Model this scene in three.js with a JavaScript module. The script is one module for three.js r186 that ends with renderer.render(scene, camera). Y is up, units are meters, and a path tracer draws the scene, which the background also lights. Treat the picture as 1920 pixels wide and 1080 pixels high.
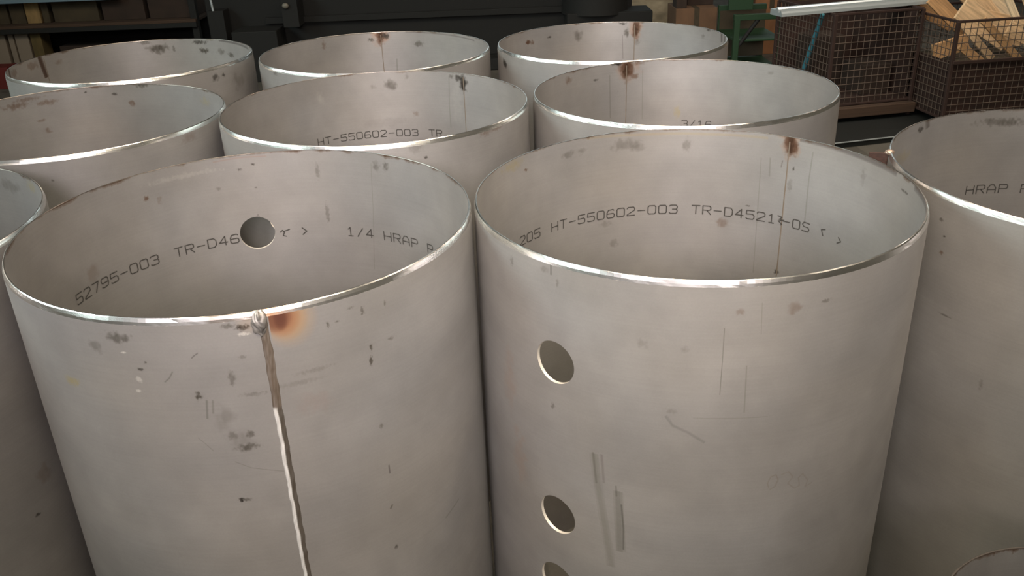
import * as THREE from 'three';
import { mergeGeometries } from 'three/addons/utils/BufferGeometryUtils.js';
import { RoundedBoxGeometry } from 'three/addons/geometries/RoundedBoxGeometry.js';
import { RectAreaLightUniformsLib } from 'three/addons/lights/RectAreaLightUniformsLib.js';
import { Brush, Evaluator, SUBTRACTION } from 'three-bvh-csg';

// ------------------------------------------------------------------ camera, light, exposure
const scene = new THREE.Scene();
const H = 1.22;                                   // height of the pipe sections (m)
const CAM = { f: 1651.964, pitch: 0.441825, roll: -0.039604, y: H + 0.619695 };
const camera = new THREE.PerspectiveCamera(36.2034, 1920 / 1080, 0.05, 80);
camera.position.set(0, CAM.y, 0);
camera.rotation.set(-CAM.pitch, 0, 0);
camera.rotateZ(CAM.roll);
scene.add(camera);
const renderer = new THREE.WebGLRenderer({ antialias: true });
renderer.toneMapping = THREE.LinearToneMapping;
renderer.toneMappingExposure = 1.0;
renderer.shadowMap.enabled = true;
RectAreaLightUniformsLib.init();
scene.background = new THREE.Color(0x000000);

// every light source of the hall: [kind, position, size, aim, colour, intensity]
const HALL = { x0: -6.5, x1: 9.0, z0: -17, z1: 4.6, h: 6.2 };
const rgb = (r, g, b) => new THREE.Color().setRGB(r, g, b);
const LIGHTS = {
  windowLeft: { p: [HALL.x0 + 0.06, 3.9, -1.6], w: 7.0, h: 2.2, n: [1, 0, 0], glow: 1.0, c: rgb(0.83, 1.0, 0.98), i: 7.1 },
  windowBack: { p: [1.5, 4.4, HALL.z0 + 0.06], w: 11, h: 2.2, n: [0, 0, 1], glow: 0.3, c: rgb(0.84, 0.98, 1.0), i: 1.0 },
  roofLight: { p: [0.3, HALL.h - 0.02, -1.6], w: 8, d: 4, c: rgb(1.0, 0.84, 0.66), i: 4.8 },     // yellowed rooflight sheets
  floods: [                                        // reflector lamps: position, aim, half angle, colour, candela
    { p: [0.1, 2.6, 1.6], t: [0.0, 1.35, -2.6], a: 26, c: rgb(1.0, 0.885, 0.90), i: 43, at: 'over the aisle before the front pipes' },
    { p: [-1.5, 2.8, 1.8], t: [-0.2, 1.2, -1.9], a: 17, c: rgb(1.0, 0.91, 0.94), i: 28, at: 'between the window wall and the front pipes' },
    { p: [0.3, 2.6, -0.1], t: [0.2, 1.1, -1.8], a: 38, c: rgb(1.0, 0.885, 0.66), i: 19, at: 'above the front pipes' },
  ],
  lamps: [{ p: [4.6, 4.4, -6.2], w: 2.4, h: 0.3, c: rgb(1.0, 0.82, 0.68), i: 26, at: 'over the wire baskets' }],
};

// ------------------------------------------------------------------ small helpers
function mulberry(a) { return () => { a |= 0; a = a + 0x6D2B79F5 | 0; let t = Math.imul(a ^ a >>> 15, 1 | a); t = t + Math.imul(t ^ t >>> 7, 61 | t) ^ t; return ((t ^ t >>> 14) >>> 0) / 4294967296; }; }
const rng = mulberry(20711);
const used = {};
function numbered(n) { if (!(n in used)) { used[n] = 0; return n; } used[n]++; return n + '_' + String(used[n]).padStart(3, '0'); }
function thing(name, label, category, pos = [0, 0, 0], turn = 0, group) {
  const g = new THREE.Group(); g.name = numbered(name); g.position.set(...pos); g.rotation.y = turn;
  g.userData = { label, category }; if (group) g.userData.group = group;
  scene.add(g); return g;
}
function part(name, geo, mat, parent, label) {
  const m = new THREE.Mesh(geo, mat); m.name = name; m.castShadow = m.receiveShadow = true;
  if (label) m.userData.label = label;
  parent.add(m); return m;
}
function struct(name, geo, mat) { const m = new THREE.Mesh(geo, mat); m.name = name; m.userData.kind = 'structure'; m.castShadow = m.receiveShadow = true; scene.add(m); return m; }
function single(name, geo, mat, label, category, group) {
  const m = new THREE.Mesh(geo, mat); m.name = numbered(name); m.castShadow = m.receiveShadow = true;
  m.userData = { label, category }; if (group) m.userData.group = group; scene.add(m); return m;
}
const box = (w, h, d, x = 0, y = 0, z = 0, r = 0.004) => { const g = new RoundedBoxGeometry(w, h, d, 1, Math.min(r, w * 0.3, h * 0.3, d * 0.3)); g.translate(x, y, z); return g; };
function bar(a, b, r, seg = 6) {
  const A = new THREE.Vector3(...a), B = new THREE.Vector3(...b), d = B.clone().sub(A), L = d.length();
  const g = new THREE.CylinderGeometry(r, r, L, seg, 1); g.translate(0, L / 2, 0);
  g.applyQuaternion(new THREE.Quaternion().setFromUnitVectors(new THREE.Vector3(0, 1, 0), d.normalize())); g.translate(...a); return g;
}
// ray through a pixel of the photograph; the distance always comes from what the ray meets
const cp = Math.cos(CAM.pitch), sp = Math.sin(CAM.pitch), cr = Math.cos(CAM.roll), sr = Math.sin(CAM.roll);
const FW = [0, -sp, -cp], RT = [cr, sr * cp, -sr * sp], UP = [-sr, cr * cp, -cr * sp];
function ray(px, py) { const a = (px - 960) / CAM.f, b = -(py - 540) / CAM.f; return [0, 1, 2].map(i => FW[i] + a * RT[i] + b * UP[i]); }
function onFloor(px, py, y = 0) { const d = ray(px, py), t = (y - CAM.y) / d[1]; return [d[0] * t, y, d[2] * t]; }
function onDepth(px, py, z) { const d = ray(px, py), t = z / d[2]; return [d[0] * t, CAM.y + d[1] * t, z]; }

// value noise
const NT = new Float32Array(65536); { const r = mulberry(77); for (let i = 0; i < 65536; i++) NT[i] = r(); }
function vn(x, y) {
  const xi = Math.floor(x), yi = Math.floor(y); let fx = x - xi, fy = y - yi; fx = fx * fx * (3 - 2 * fx); fy = fy * fy * (3 - 2 * fy);
  const a = NT[(xi & 255) | ((yi & 255) << 8)], b = NT[((xi + 1) & 255) | ((yi & 255) << 8)], c = NT[(xi & 255) | (((yi + 1) & 255) << 8)], d = NT[((xi + 1) & 255) | (((yi + 1) & 255) << 8)];
  return a + (b - a) * fx + (c - a) * fy + (a - b - c + d) * fx * fy;
}
function fbm(x, y, o = 4) { let s = 0, a = 0.5, t = 0; for (let i = 0; i < o; i++) { s += a * vn(x, y); t += a; x = x * 2.03 + 17.1; y = y * 2.03 + 5.7; a *= 0.5; } return s / t; }
function canvasTex(w, h, fn) {                     // fn(x, y) -> [r, g, b] 0..255
  const c = document.createElement('canvas'); c.width = w; c.height = h; const x = c.getContext('2d'), im = x.createImageData(w, h);
  for (let j = 0, k = 0; j < h; j++) for (let i = 0; i < w; i++, k += 4) { const v = fn(i, j); im.data[k] = v[0]; im.data[k + 1] = v[1]; im.data[k + 2] = v[2]; im.data[k + 3] = 255; }
  x.putImageData(im, 0, 0); return c;
}
function tex(c, srgb = true, rx = 1, ry = 1) { const t = new THREE.CanvasTexture(c); t.colorSpace = srgb ? THREE.SRGBColorSpace : THREE.NoColorSpace; t.wrapS = t.wrapT = THREE.RepeatWrapping; t.repeat.set(rx, ry); t.magFilter = THREE.LinearFilter; t.anisotropy = 8; return t; }

// ------------------------------------------------------------------ surface materials
const concreteC = canvasTex(512, 512, (i, j) => { const n = fbm(i / 60, j / 60, 5), s = vn(i * 0.9, j * 0.9), st = fbm(i / 25 + 40, j / 25, 3) > 0.62 ? 0.86 : 1; const v = (66 + 30 * n + 8 * s) * st; return [v, v * 0.97, v * 0.9]; });
const concrete = new THREE.MeshStandardMaterial({ map: tex(concreteC, true, 8, 8), roughness: 0.8 });
const wallMat = new THREE.MeshStandardMaterial({ color: 0x6f6c64, roughness: 0.9 });
const ceilMat = new THREE.MeshStandardMaterial({ color: 0x55544f, roughness: 0.95 });

// ------------------------------------------------------------------ the hall
{
  const { x0, x1, z0, z1, h } = HALL, W = x1 - x0, D = z1 - z0, cx = (x0 + x1) / 2, cz = (z0 + z1) / 2, t = 0.2;
  const f = new THREE.BoxGeometry(W + 2 * t, t, D + 2 * t); f.translate(cx, -t / 2, cz); struct('floor', f, concrete);
  const bx = (w, hh, d, x, y, z) => { const g = new THREE.BoxGeometry(w, hh, d); g.translate(x, y, z); return g; };
  struct('wall_right', bx(t, h, D, x1 + t / 2, h / 2, cz), wallMat);
  const rl = LIGHTS.roofLight, ra = rl.p[0] - rl.w / 2, rb = rl.p[0] + rl.w / 2, rc = rl.p[2] - rl.d / 2, rd = rl.p[2] + rl.d / 2, CY = h + t / 2;
  struct('ceiling', mergeGeometries([bx(W + 2 * t, t, rc - z0 + t, cx, CY, (rc + z0 - t) / 2), bx(W + 2 * t, t, z1 + t - rd, cx, CY, (z1 + t + rd) / 2), bx(ra - x0 + t, t, rl.d, (ra + x0 - t) / 2, CY, rl.p[2]), bx(x1 + t - rb, t, rl.d, (x1 + t + rb) / 2, CY, rl.p[2])]), ceilMat);
  // walls that carry a glazed band
  const wl = LIGHTS.windowLeft, wb = LIGHTS.windowBack;
  const lo = wl.p[1] - wl.h / 2, hi = wl.p[1] + wl.h / 2, za = wl.p[2] - wl.w / 2, zb = wl.p[2] + wl.w / 2, X = x0 - t / 2;
  struct('wall_left', mergeGeometries([bx(t, lo, D, X, lo / 2, cz), bx(t, h - hi, D, X, (h + hi) / 2, cz), bx(t, wl.h, za - z0, X, wl.p[1], (za + z0) / 2), bx(t, wl.h, z1 - zb, X, wl.p[1], (z1 + zb) / 2)]), wallMat);
  const lo2 = wb.p[1] - wb.h / 2, hi2 = wb.p[1] + wb.h / 2, xa = wb.p[0] - wb.w / 2, xb = wb.p[0] + wb.w / 2, Z = z0 - t / 2;
  struct('wall_back', mergeGeometries([bx(W + 2 * t, lo2, t, cx, lo2 / 2, Z), bx(W + 2 * t, h - hi2, t, cx, (h + hi2) / 2, Z), bx(xa - x0, wb.h, t, (xa + x0) / 2, wb.p[1], Z), bx(x1 - xb, wb.h, t, (x1 + xb) / 2, wb.p[1], Z)]), wallMat);
  struct('wall_front', bx(W + 2 * t, h, t, cx, h / 2, z1 + t / 2), wallMat);
  // glazing: frosted panes lit by the daylight behind them, with mullions
  const mull = new THREE.MeshStandardMaterial({ color: 0x3c3f40, roughness: 0.6, metalness: 0.3 });
  function glazing(name, L, along, zz = z0 - 0.1) {
    const pane = new THREE.MeshStandardMaterial({ color: 0xd8e4e8, roughness: 0.6, emissive: new THREE.Color(L.c), emissiveIntensity: L.glow });
    const g = new THREE.Group(); g.name = name; g.userData.kind = 'structure'; scene.add(g);
    const n = Math.round(L.w / 1.15), pw = L.w / n;
    for (let i = 0; i < n; i++) for (let r = 0; r < 2; r++) {
      const u = -L.w / 2 + (i + 0.5) * pw, y = L.p[1] + (r - 0.5) * L.h / 2;
      part('pane', along === 'z' ? bx(0.02, L.h / 2 - 0.06, pw - 0.06, x0 - 0.1, y, L.p[2] + u) : bx(pw - 0.06, L.h / 2 - 0.06, 0.02, L.p[0] + u, y, zz), pane, g);
    }
    const ms = [];
    for (let i = 0; i <= n; i++) { const u = Math.max(-L.w / 2 + 0.03, Math.min(L.w / 2 - 0.03, -L.w / 2 + i * pw)); ms.push(along === 'z' ? bx(0.1, L.h, 0.06, x0 - 0.1, L.p[1], L.p[2] + u) : bx(0.06, L.h, 0.1, L.p[0] + u, L.p[1], zz)); }
    for (const r of [-1, 0, 1]) { const y = L.p[1] + r * (L.h / 2 - 0.03); ms.push(along === 'z' ? bx(0.1, 0.06, L.w, x0 - 0.1, y, L.p[2]) : bx(L.w, 0.06, 0.1, L.p[0], y, zz)); }
    part('window_frame', mergeGeometries(ms), mull, g);
  }
  glazing('window_1', wl, 'z'); glazing('window_2', wb, 'x');
  const g3 = new THREE.Group(); g3.name = 'window_3'; g3.userData.kind = 'structure'; scene.add(g3);
  const sheet = new THREE.MeshStandardMaterial({ color: 0xe8dcc8, roughness: 0.6, emissive: rl.c.clone(), emissiveIntensity: 1.0 });
  for (let i = 0; i < 8; i++) part('pane', bx(rl.w / 8 - 0.05, 0.02, rl.d - 0.05, ra + (i + 0.5) * rl.w / 8, h + 0.06, rl.p[2]), sheet, g3);
  part('window_frame', mergeGeometries([...Array(9)].map((_, i) => bx(0.05, 0.06, rl.d, Math.max(ra + 0.025, Math.min(rb - 0.025, ra + i * rl.w / 8)), h + 0.06, rl.p[2]))), mull, g3);
  const roof = new THREE.RectAreaLight(rl.c, rl.i, rl.w, rl.d); roof.position.set(...rl.p); roof.rotation.x = -Math.PI / 2; scene.add(roof);
}
function areaLight(L) {
  const r = new THREE.RectAreaLight(L.c, L.i, L.w, L.h); r.position.set(...L.p);
  r.lookAt(L.p[0] + L.n[0], L.p[1] + L.n[1], L.p[2] + L.n[2]); scene.add(r);
}
areaLight(LIGHTS.windowLeft); areaLight(LIGHTS.windowBack);
// hanging strip lamps: housing, diffuser, two suspension rods, and the light itself just below the diffuser
const lampBody = new THREE.MeshStandardMaterial({ color: 0xd9d9d4, roughness: 0.5 });
LIGHTS.lamps.forEach((L, i) => {
  const g = thing('strip_lamp', 'white hanging strip lamp ' + L.at, 'lamp', L.p, 0, 'hanging strip lamps');
  part('housing', box(L.w + 0.06, 0.07, L.h + 0.04, 0, 0.06, 0), lampBody, g);
  part('diffuser', box(L.w, 0.02, L.h, 0, 0.018, 0), new THREE.MeshStandardMaterial({ color: 0xffffff, emissive: new THREE.Color(L.c), emissiveIntensity: 4 }), g);
  for (const s of [-1, 1]) part('suspension_rod', bar([s * L.w * 0.4, 0.09, 0], [s * L.w * 0.4, HALL.h - L.p[1] - 0.002, 0], 0.006), lampBody, g);
  const r = new THREE.RectAreaLight(L.c, L.i, L.w, L.h); r.position.set(0, 0, 0); r.rotation.x = -Math.PI / 2; r.name = 'lamp_light'; g.add(r);
});

// reflector flood lamps on ceiling rods: bowl, lens, rod, and the spot just before the lens
LIGHTS.floods.forEach(L => {
  const g = thing('flood_lamp', 'grey reflector flood lamp hanging ' + L.at, 'lamp', L.p, 0, 'flood lamps');
  const dir = new THREE.Vector3(...L.t).sub(new THREE.Vector3(...L.p)).normalize(), q = new THREE.Quaternion().setFromUnitVectors(new THREE.Vector3(0, -1, 0), dir);
  const bowl = new THREE.LatheGeometry([[0.03, 0.2], [0.06, 0.19], [0.12, 0.12], [0.155, 0.03], [0.16, 0.02], [0.15, 0.022], [0.115, 0.11], [0.02, 0.18]].map(v => new THREE.Vector2(...v)), 32); bowl.applyQuaternion(q);
  part('reflector_bowl', bowl, new THREE.MeshStandardMaterial({ color: 0x8f9496, metalness: 0.6, roughness: 0.4 }), g);
  const lens = new THREE.CylinderGeometry(0.148, 0.148, 0.006, 32); lens.translate(0, 0.028, 0); lens.applyQuaternion(q);
  part('lens', lens, new THREE.MeshStandardMaterial({ color: 0xffffff, emissive: L.c.clone(), emissiveIntensity: 6 }), g);
  const e = new THREE.Vector3(0, 0.2, 0).applyQuaternion(q); part('hanging_rod', bar(e.toArray(), [e.x, HALL.h - L.p[1] - 0.003, e.z], 0.008), lampBody, g);
  const sp = new THREE.SpotLight(L.c, L.i, 0, THREE.MathUtils.degToRad(L.a), 1, 2); sp.castShadow = true; sp.shadow.radius = 20; sp.name = 'flood_light'; sp.position.set(0, 0, 0); sp.target.position.copy(dir); g.add(sp, sp.target);
});

// ------------------------------------------------------------------ steel pipe sections
const R = 0.457, TH = 0.0066, RI = R - TH, WIN = 0.76;     // outer radius, wall, inner radius, height that one texture covers
// centre x, z, rim height offset, ovality, slant of the cut
const PIPE = {
  A: [-0.5329, -1.7071, 0.0014, -0.0020, 0.0018, -0.0029, -0.0089], B: [0.3848, -1.7533, 0.0059, 0.0018, -0.0008, 0.0076, -0.0078],
  C: [-0.3860, -2.6408, 0.0040, 0.0015, 0.0006, -0.0063, -0.0053], D: [0.5452, -2.6904, 0.0022, 0.0022, -0.0004, 0.0066, 0.0041],
  E: [-0.5060, -3.5907, -0.0062, -0.0033, 0.0019, -0.0054, 0.0016], F: [0.4359, -3.6046, -0.0029, -0.0010, -0.0008, 0.0030, 0.0039],
  G: [-1.4646, -3.5747, 0.0012, 0.0021, -0.0017, -0.0029, 0.0004], H: [-1.3215, -2.6668, -0.0075, -0.0033, 0.0058, -0.0044, 0.0003],
  I: [-1.4561, -1.7092, 0.0008, -0.0001, 0.0036, -0.0115, -0.0097], J: [1.3135, -1.8127, 0.0016, -0.0035, -0.0009, -0.0028, -0.0160],
  K: [0.8750, -0.9600, -0.48, 0, 0, 0, 0],
};
const LABEL = {
  A: 'wide steel pipe section with dark weld bead and orange heat tint on outside',
  B: 'wide steel pipe section with a column of round holes in its outer wall',
  C: 'wide steel pipe section behind the one with the outside weld bead, round grey spot inside',
  D: 'wide steel pipe section behind the one with a column of holes, brown scorch inside',
  E: 'wide steel pipe section in back row, dark scorched seam and grey wedge mark inside',
  F: 'wide steel pipe section in back row nearest the brown carton, scorched seam inside',
  G: 'wide steel pipe section in back row with grey smears inside and dark seam',
  H: 'wide steel pipe section with faint rusty smears inside, no print and no seam in view',
  I: 'wide steel pipe section cut off by the frame, touching the one with the weld bead',
  J: 'wide steel pipe section with HRAP print and a rusty tab on its rim',
  K: 'narrower and lower steel pipe section standing before the one with the rusty tab',
};
// stains are traced from the photograph: pixel -> place on the wall -> texture pixel
function surf(id, inside, px, py) {
  const [cx, cz, dy] = PIPE[id], rad = id === 'K' ? 0.2286 : R, r = inside ? rad - TH : rad, d = ray(px, py);
  const a = d[0] * d[0] + d[2] * d[2], b = -cx * d[0] - cz * d[2], c = cx * cx + cz * cz - r * r, q = Math.sqrt(Math.max(0, b * b - a * c));
  const t = inside ? (-b + q) / a : (-b - q) / a, x = d[0] * t - cx, z = d[2] * t - cz;
  return { ang: inside ? Math.atan2(x, -z) : Math.atan2(x, z), dep: H + dy - (CAM.y + d[1] * t) };
}
const IN = true, OUT = false;
// base look of pickled steel: faint blotches, fine rolling lines, specks
const baseC = [0, 1].map(k => canvasTex(1024, 512, (i, j) => {
  const b = fbm(i / 170 + 9 * k, j / 120 + 3, 5) - 0.5, s = fbm(i / 130 + 50, j / 1.6 + 31 * k, 3) - 0.5, p = vn(i * 0.8 + 7, j * 0.8 + 90 * k) - 0.5, w = fbm(i / 240 + 80, j / 200 + 11 * k, 3) - 0.5, m = fbm(i / 34 + 13 * k, j / 34, 3) - 0.5;
  const v = 152 * (1 + 0.16 * b + 0.034 * s + 0.026 * p + 0.07 * m); return [v * (1.0 + 0.03 * w), v * 0.985, v * (0.972 - 0.05 * w)];
}));
const STAINS = {
  A: [
    ['s', OUT, 222, 628, 24, 10, 'g', 0.5], ['s', OUT, 178, 645, 13, 12, 'g', 0.25], ['s', OUT, 452, 609, 17, 6, 'd', 0.75], ['s', OUT, 425, 606, 16, 5, 'g', 0.4], ['s', OUT, 456, 621, 12, 4, 'w', 0.5], ['s', OUT, 468, 590, 16, 5, 'b', 0.5],
    ['s', OUT, 371, 737, 7, 8, 'g', 0.8], ['l', OUT, [[387, 745], [388, 780]], 5, 'g', 0.3], ['l', OUT, [[398, 745], [399, 770]], 5, 'g', 0.22], ['s', OUT, 434, 704, 7, 14, 'g', 0.35], ['s', OUT, 463, 832, 22, 8, 'g', 0.6], ['s', OUT, 468, 808, 8, 9, 'g', 0.5], ['s', OUT, 434, 810, 10, 9, 'g', 0.32], ['s', OUT, 420, 775, 24, 22, 'g', 0.16], ['s', OUT, 450, 820, 30, 24, 'g', 0.14],
    ['l', OUT, [[308, 712], [317, 704], [323, 692]], 3, 'g', 0.5], ['l', OUT, [[358, 667], [363, 662], [370, 657]], 2.5, 'd', 0.5], ['s', OUT, 262, 687, 6, 3, 'd', 0.5], ['s', OUT, 272, 675, 3, 2, 'd', 0.4], ['s', OUT, 135, 710, 12, 9, 'y', 0.5], ['s', OUT, 230, 656, 5, 2, 'w', 0.5], ['s', OUT, 260, 706, 6, 6, 'w', 0.35], ['s', OUT, 258, 728, 6, 3, 'w', 0.5],
    ['l', OUT, [[370, 815], [385, 827], [400, 840]], 1.5, 'g', 0.35], ['l', OUT, [[440, 860], [470, 871], [532, 877]], 1.5, 'g', 0.35], ['s', OUT, 452, 931, 6, 4, 'd', 0.75], ['s', OUT, 463, 930, 8, 3, 'g', 0.5],
    ['s', OUT, 694, 646, 3, 7, 'g', 0.65], ['s', OUT, 694, 672, 4, 10, 'g', 0.65], ['s', OUT, 613, 603, 3, 7, 'g', 0.45], ['s', OUT, 655, 573, 7, 3, 'g', 0.3], ['s', OUT, 678, 577, 4, 10, 'g', 0.45], ['s', OUT, 630, 598, 5, 2, 'g', 0.4], ['s', OUT, 720, 564, 2, 6, 'g', 0.4], ['s', OUT, 731, 630, 6, 4, 'g', 0.3], ['s', OUT, 714, 792, 4, 6, 'g', 0.4], ['l', OUT, [[728, 866], [730, 882]], 3, 'd', 0.5], ['l', OUT, [[735, 940], [731, 948]], 3.5, 'd', 0.55], ['s', OUT, 742, 1018, 3, 4, 'd', 0.5],
    ['s', OUT, 590, 688, 40, 5, 'g', 0.14], ['s', OUT, 475, 733, 26, 5, 'g', 0.22], ['s', OUT, 560, 712, 44, 5, 'g', 0.12], ['s', OUT, 453, 664, 8, 4, 'g', 0.25], ['l', OUT, [[860, 930], [835, 965]], 2, 'g', 0.3], ['s', OUT, 585, 750, 40, 26, 'r', 0.07],
    ['heat', OUT],
    ['s', IN, 275, 376, 5, 5, 'b', 0.5], ['s', IN, 300, 378, 5, 10, 'b', 0.18], ['s', IN, 443, 293, 10, 4, 'd', 0.55], ['s', IN, 475, 312, 4, 2.5, 'd', 0.5], ['s', IN, 449, 322, 5, 2.5, 'd', 0.35], ['l', IN, [[400, 309], [450, 300], [500, 297]], 3, 'r', 0.3], ['s', IN, 595, 322, 5, 16, 'g', 0.25], ['s', IN, 614, 402, 4, 18, 'g', 0.25], ['s', IN, 706, 314, 8, 9, 'g', 0.32], ['s', IN, 723, 314, 5, 9, 'g', 0.4], ['l', IN, [[696, 310], [700, 400], [702, 505]], 1.5, 'g', 0.25], ['l', IN, [[481, 412], [484, 404], [488, 412]], 2, 'd', 0.35], ['s', IN, 410, 357, 5, 4, 'g', 0.25], ['s', IN, 480, 355, 3, 2, 'd', 0.35], ['s', IN, 175, 515, 12, 22, 'b', 0.15], ['s', IN, 340, 335, 80, 6, 'w', 0.12],
  ],
  B: [
    ['l', OUT, [[1114, 845], [1121, 900], [1131, 960], [1142, 1030], [1146, 1056]], 17, 'g', 0.17], ['l', OUT, [[1112, 842], [1118, 900]], 5, 'g', 0.25], ['l', OUT, [[1128, 846], [1132, 900]], 6, 'g', 0.2], ['l', OUT, [[1158, 915], [1160, 960], [1163, 1028]], 19, 'g', 0.24], ['l', OUT, [[1165, 940], [1169, 985], [1169, 1025]], 4, 'd', 0.28], ['l', OUT, [[1155, 905], [1156, 925]], 4, 'g', 0.3],
    ['l', OUT, [[1248, 775], [1262, 793], [1290, 806], [1322, 825]], 7, 'g', 0.16], ['s', OUT, 1258, 766, 12, 5, 'g', 0.14], ['l', OUT, [[1359, 612], [1356, 660], [1350, 736]], 1.6, 'd', 0.4], ['l', OUT, [[1401, 682], [1399, 715], [1396, 770]], 3, 'g', 0.3], ['l', OUT, [[1430, 565], [1428, 624]], 1.5, 'g', 0.3], ['l', OUT, [[1300, 779], [1360, 780], [1440, 777]], 1.5, 'g', 0.25],
    ['l', OUT, [[1033, 486], [1033, 510]], 2.2, 'd', 0.85], ['l', OUT, [[1068, 495], [1068, 501]], 2, 'd', 0.6], ['l', OUT, [[1141, 513], [1141, 517]], 2, 'd', 0.6], ['s', OUT, 1020, 500, 8, 7, 'g', 0.18], ['s', OUT, 1045, 525, 3, 10, 'g', 0.22], ['s', OUT, 960, 485, 3, 12, 'g', 0.25],
    ['s', OUT, 1205, 640, 12, 10, 'g', 0.13], ['s', OUT, 1284, 652, 9, 7, 'g', 0.15], ['s', OUT, 1036, 755, 4, 7, 'g', 0.3], ['s', OUT, 1490, 576, 13, 12, 'b', 0.22], ['s', OUT, 1388, 580, 9, 8, 'b', 0.2], ['s', OUT, 1551, 561, 9, 4, 'g', 0.35],
    ['l', OUT, [[1442, 910], [1440, 902], [1446, 890], [1456, 886], [1460, 895], [1454, 908], [1444, 914]], 3, 'b', 0.22], ['l', OUT, [[1466, 886], [1480, 880], [1488, 890], [1478, 902], [1490, 911], [1500, 906], [1498, 892], [1506, 884], [1516, 896], [1510, 908], [1524, 900]], 3, 'b', 0.18],
    ['s', OUT, 955, 700, 10, 60, 'o', 0.10], ['s', OUT, 975, 850, 10, 60, 'o', 0.10],
    ['s', IN, 1172, 273, 26, 12, 'g', 0.3], ['s', IN, 1195, 280, 12, 9, 'g', 0.2], ['s', IN, 1288, 275, 10, 14, 'g', 0.27], ['s', IN, 1065, 292, 12, 7, 'g', 0.25], ['s', IN, 1090, 285, 10, 7, 'g', 0.18], ['s', IN, 986, 319, 4, 3, 'b', 0.5], ['s', IN, 1354, 419, 12, 9, 'b', 0.28], ['s', IN, 1136, 420, 12, 6, 'g', 0.18], ['s', IN, 1150, 456, 9, 8, 'g', 0.2], ['s', IN, 960, 312, 22, 10, 'y', 0.3],
    ['l', IN, [[1444, 300], [1442, 335]], 3, 'g', 0.3], ['l', IN, [[1427, 300], [1420, 400], [1412, 512]], 2, 'g', 0.25], ['l', IN, [[1524, 290], [1516, 340], [1508, 420]], 3, 'g', 0.25], ['l', IN, [[1467, 305], [1464, 318]], 2.5, 'd', 0.35], ['s', IN, 1487, 320, 2, 4, 'd', 0.5], ['s', IN, 1402, 388, 5, 1.6, 'd', 0.4], ['s', IN, 1617, 335, 5, 16, 'g', 0.15], ['s', IN, 1692, 361, 4, 3, 'd', 0.4],
    ['l', IN, [[1500, 266], [1560, 280], [1620, 302], [1680, 330]], 10, 'd', 0.30], ['l', IN, [[1100, 262], [1200, 256], [1330, 256], [1440, 264]], 5, 'y', 0.25],
    ['burn', IN, 1482, 276, 11, 22], ['s', IN, 1455, 510, 5, 6, 'd', 0.5], ['s', IN, 1480, 352, 5, 12, 'g', 0.2],
  ],
  C: [
    ['s', IN, 733, 160, 12, 13, 'g', 0.5], ['s', IN, 868, 156, 8, 15, 'd', 0.85], ['s', IN, 857, 147, 4, 7, 'd', 0.5], ['s', IN, 846, 144, 4, 4, 'g', 0.4], ['l', IN, [[842, 145], [843, 200], [846, 240]], 2, 'g', 0.3], ['s', IN, 780, 213, 7, 5, 'b', 0.2], ['s', IN, 856, 195, 11, 42, 'w', 0.07], ['s', IN, 600, 185, 8, 12, 'w', 0.12], ['s', IN, 763, 145, 5, 6, 'g', 0.2], ['s', IN, 700, 165, 6, 5, 'g', 0.16], ['s', IN, 720, 230, 50, 10, 'g', 0.06],
    ['s', OUT, 798, 292, 4, 3, 'd', 0.5], ['s', OUT, 910, 245, 10, 8, 'b', 0.3], ['s', OUT, 930, 238, 12, 4, 'b', 0.3], ['s', OUT, 780, 275, 12, 10, 'g', 0.2],
  ],
  D: [
    ['burn', IN, 1174, 130, 12, 18], ['s', IN, 1158, 118, 10, 5, 'd', 0.7], ['s', IN, 1188, 143, 8, 6, 'b', 0.5], ['s', IN, 1196, 118, 12, 4, 'b', 0.35], ['l', IN, [[1143, 140], [1144, 220]], 2, 'g', 0.35], ['l', IN, [[1205, 130], [1204, 222]], 1.8, 'g', 0.25], ['s', IN, 1065, 150, 6, 8, 'b', 0.35], ['s', IN, 1116, 149, 5, 2, 'd', 0.5], ['s', IN, 1270, 210, 7, 14, 'y', 0.3], ['s', IN, 1445, 138, 6, 4, 'g', 0.2], ['s', IN, 1420, 117, 9, 2, 'd', 0.4],
  ],
  E: [
    ['burn', IN, 713, 66, 8, 16], ['s', IN, 722, 67, 7, 6, 'd', 0.6], ['s', IN, 695, 75, 7, 4, 'g', 0.55], ['s', IN, 785, 82, 9, 5, 'g', 0.5], ['l', IN, [[744, 110], [745, 132]], 3, 'g', 0.35], ['s', IN, 607, 85, 4, 8, 'b', 0.3], ['l', IN, [[520, 90], [580, 72], [640, 66], [700, 61]], 3, 'd', 0.4], ['l', IN, [[760, 60], [830, 64], [890, 76]], 2.5, 'd', 0.35], ['s', OUT, 515, 138, 4, 4, 'g', 0.3],
  ],
  F: [
    ['burn', IN, 1192, 55, 7, 15], ['s', IN, 1175, 62, 5, 9, 'g', 0.55], ['s', IN, 1167, 44, 8, 3, 'd', 0.5], ['s', IN, 1084, 66, 9, 10, 'g', 0.4], ['s', IN, 990, 78, 5, 5, 'b', 0.8], ['s', IN, 998, 79, 3, 5, 'b', 0.5], ['s', IN, 1030, 69, 4, 2, 'd', 0.6], ['s', IN, 1328, 57, 4, 3, 'd', 0.5], ['l', IN, [[1167, 65], [1168, 110]], 1.8, 'g', 0.45], ['s', IN, 1193, 79, 7, 6, 'g', 0.25], ['l', IN, [[1353, 65], [1353, 80]], 3.5, 'd', 0.6], ['s', OUT, 946, 118, 4, 7, 'd', 0.7], ['s', IN, 1318, 69, 4, 4, 'g', 0.3],
  ],
  G: [
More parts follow.
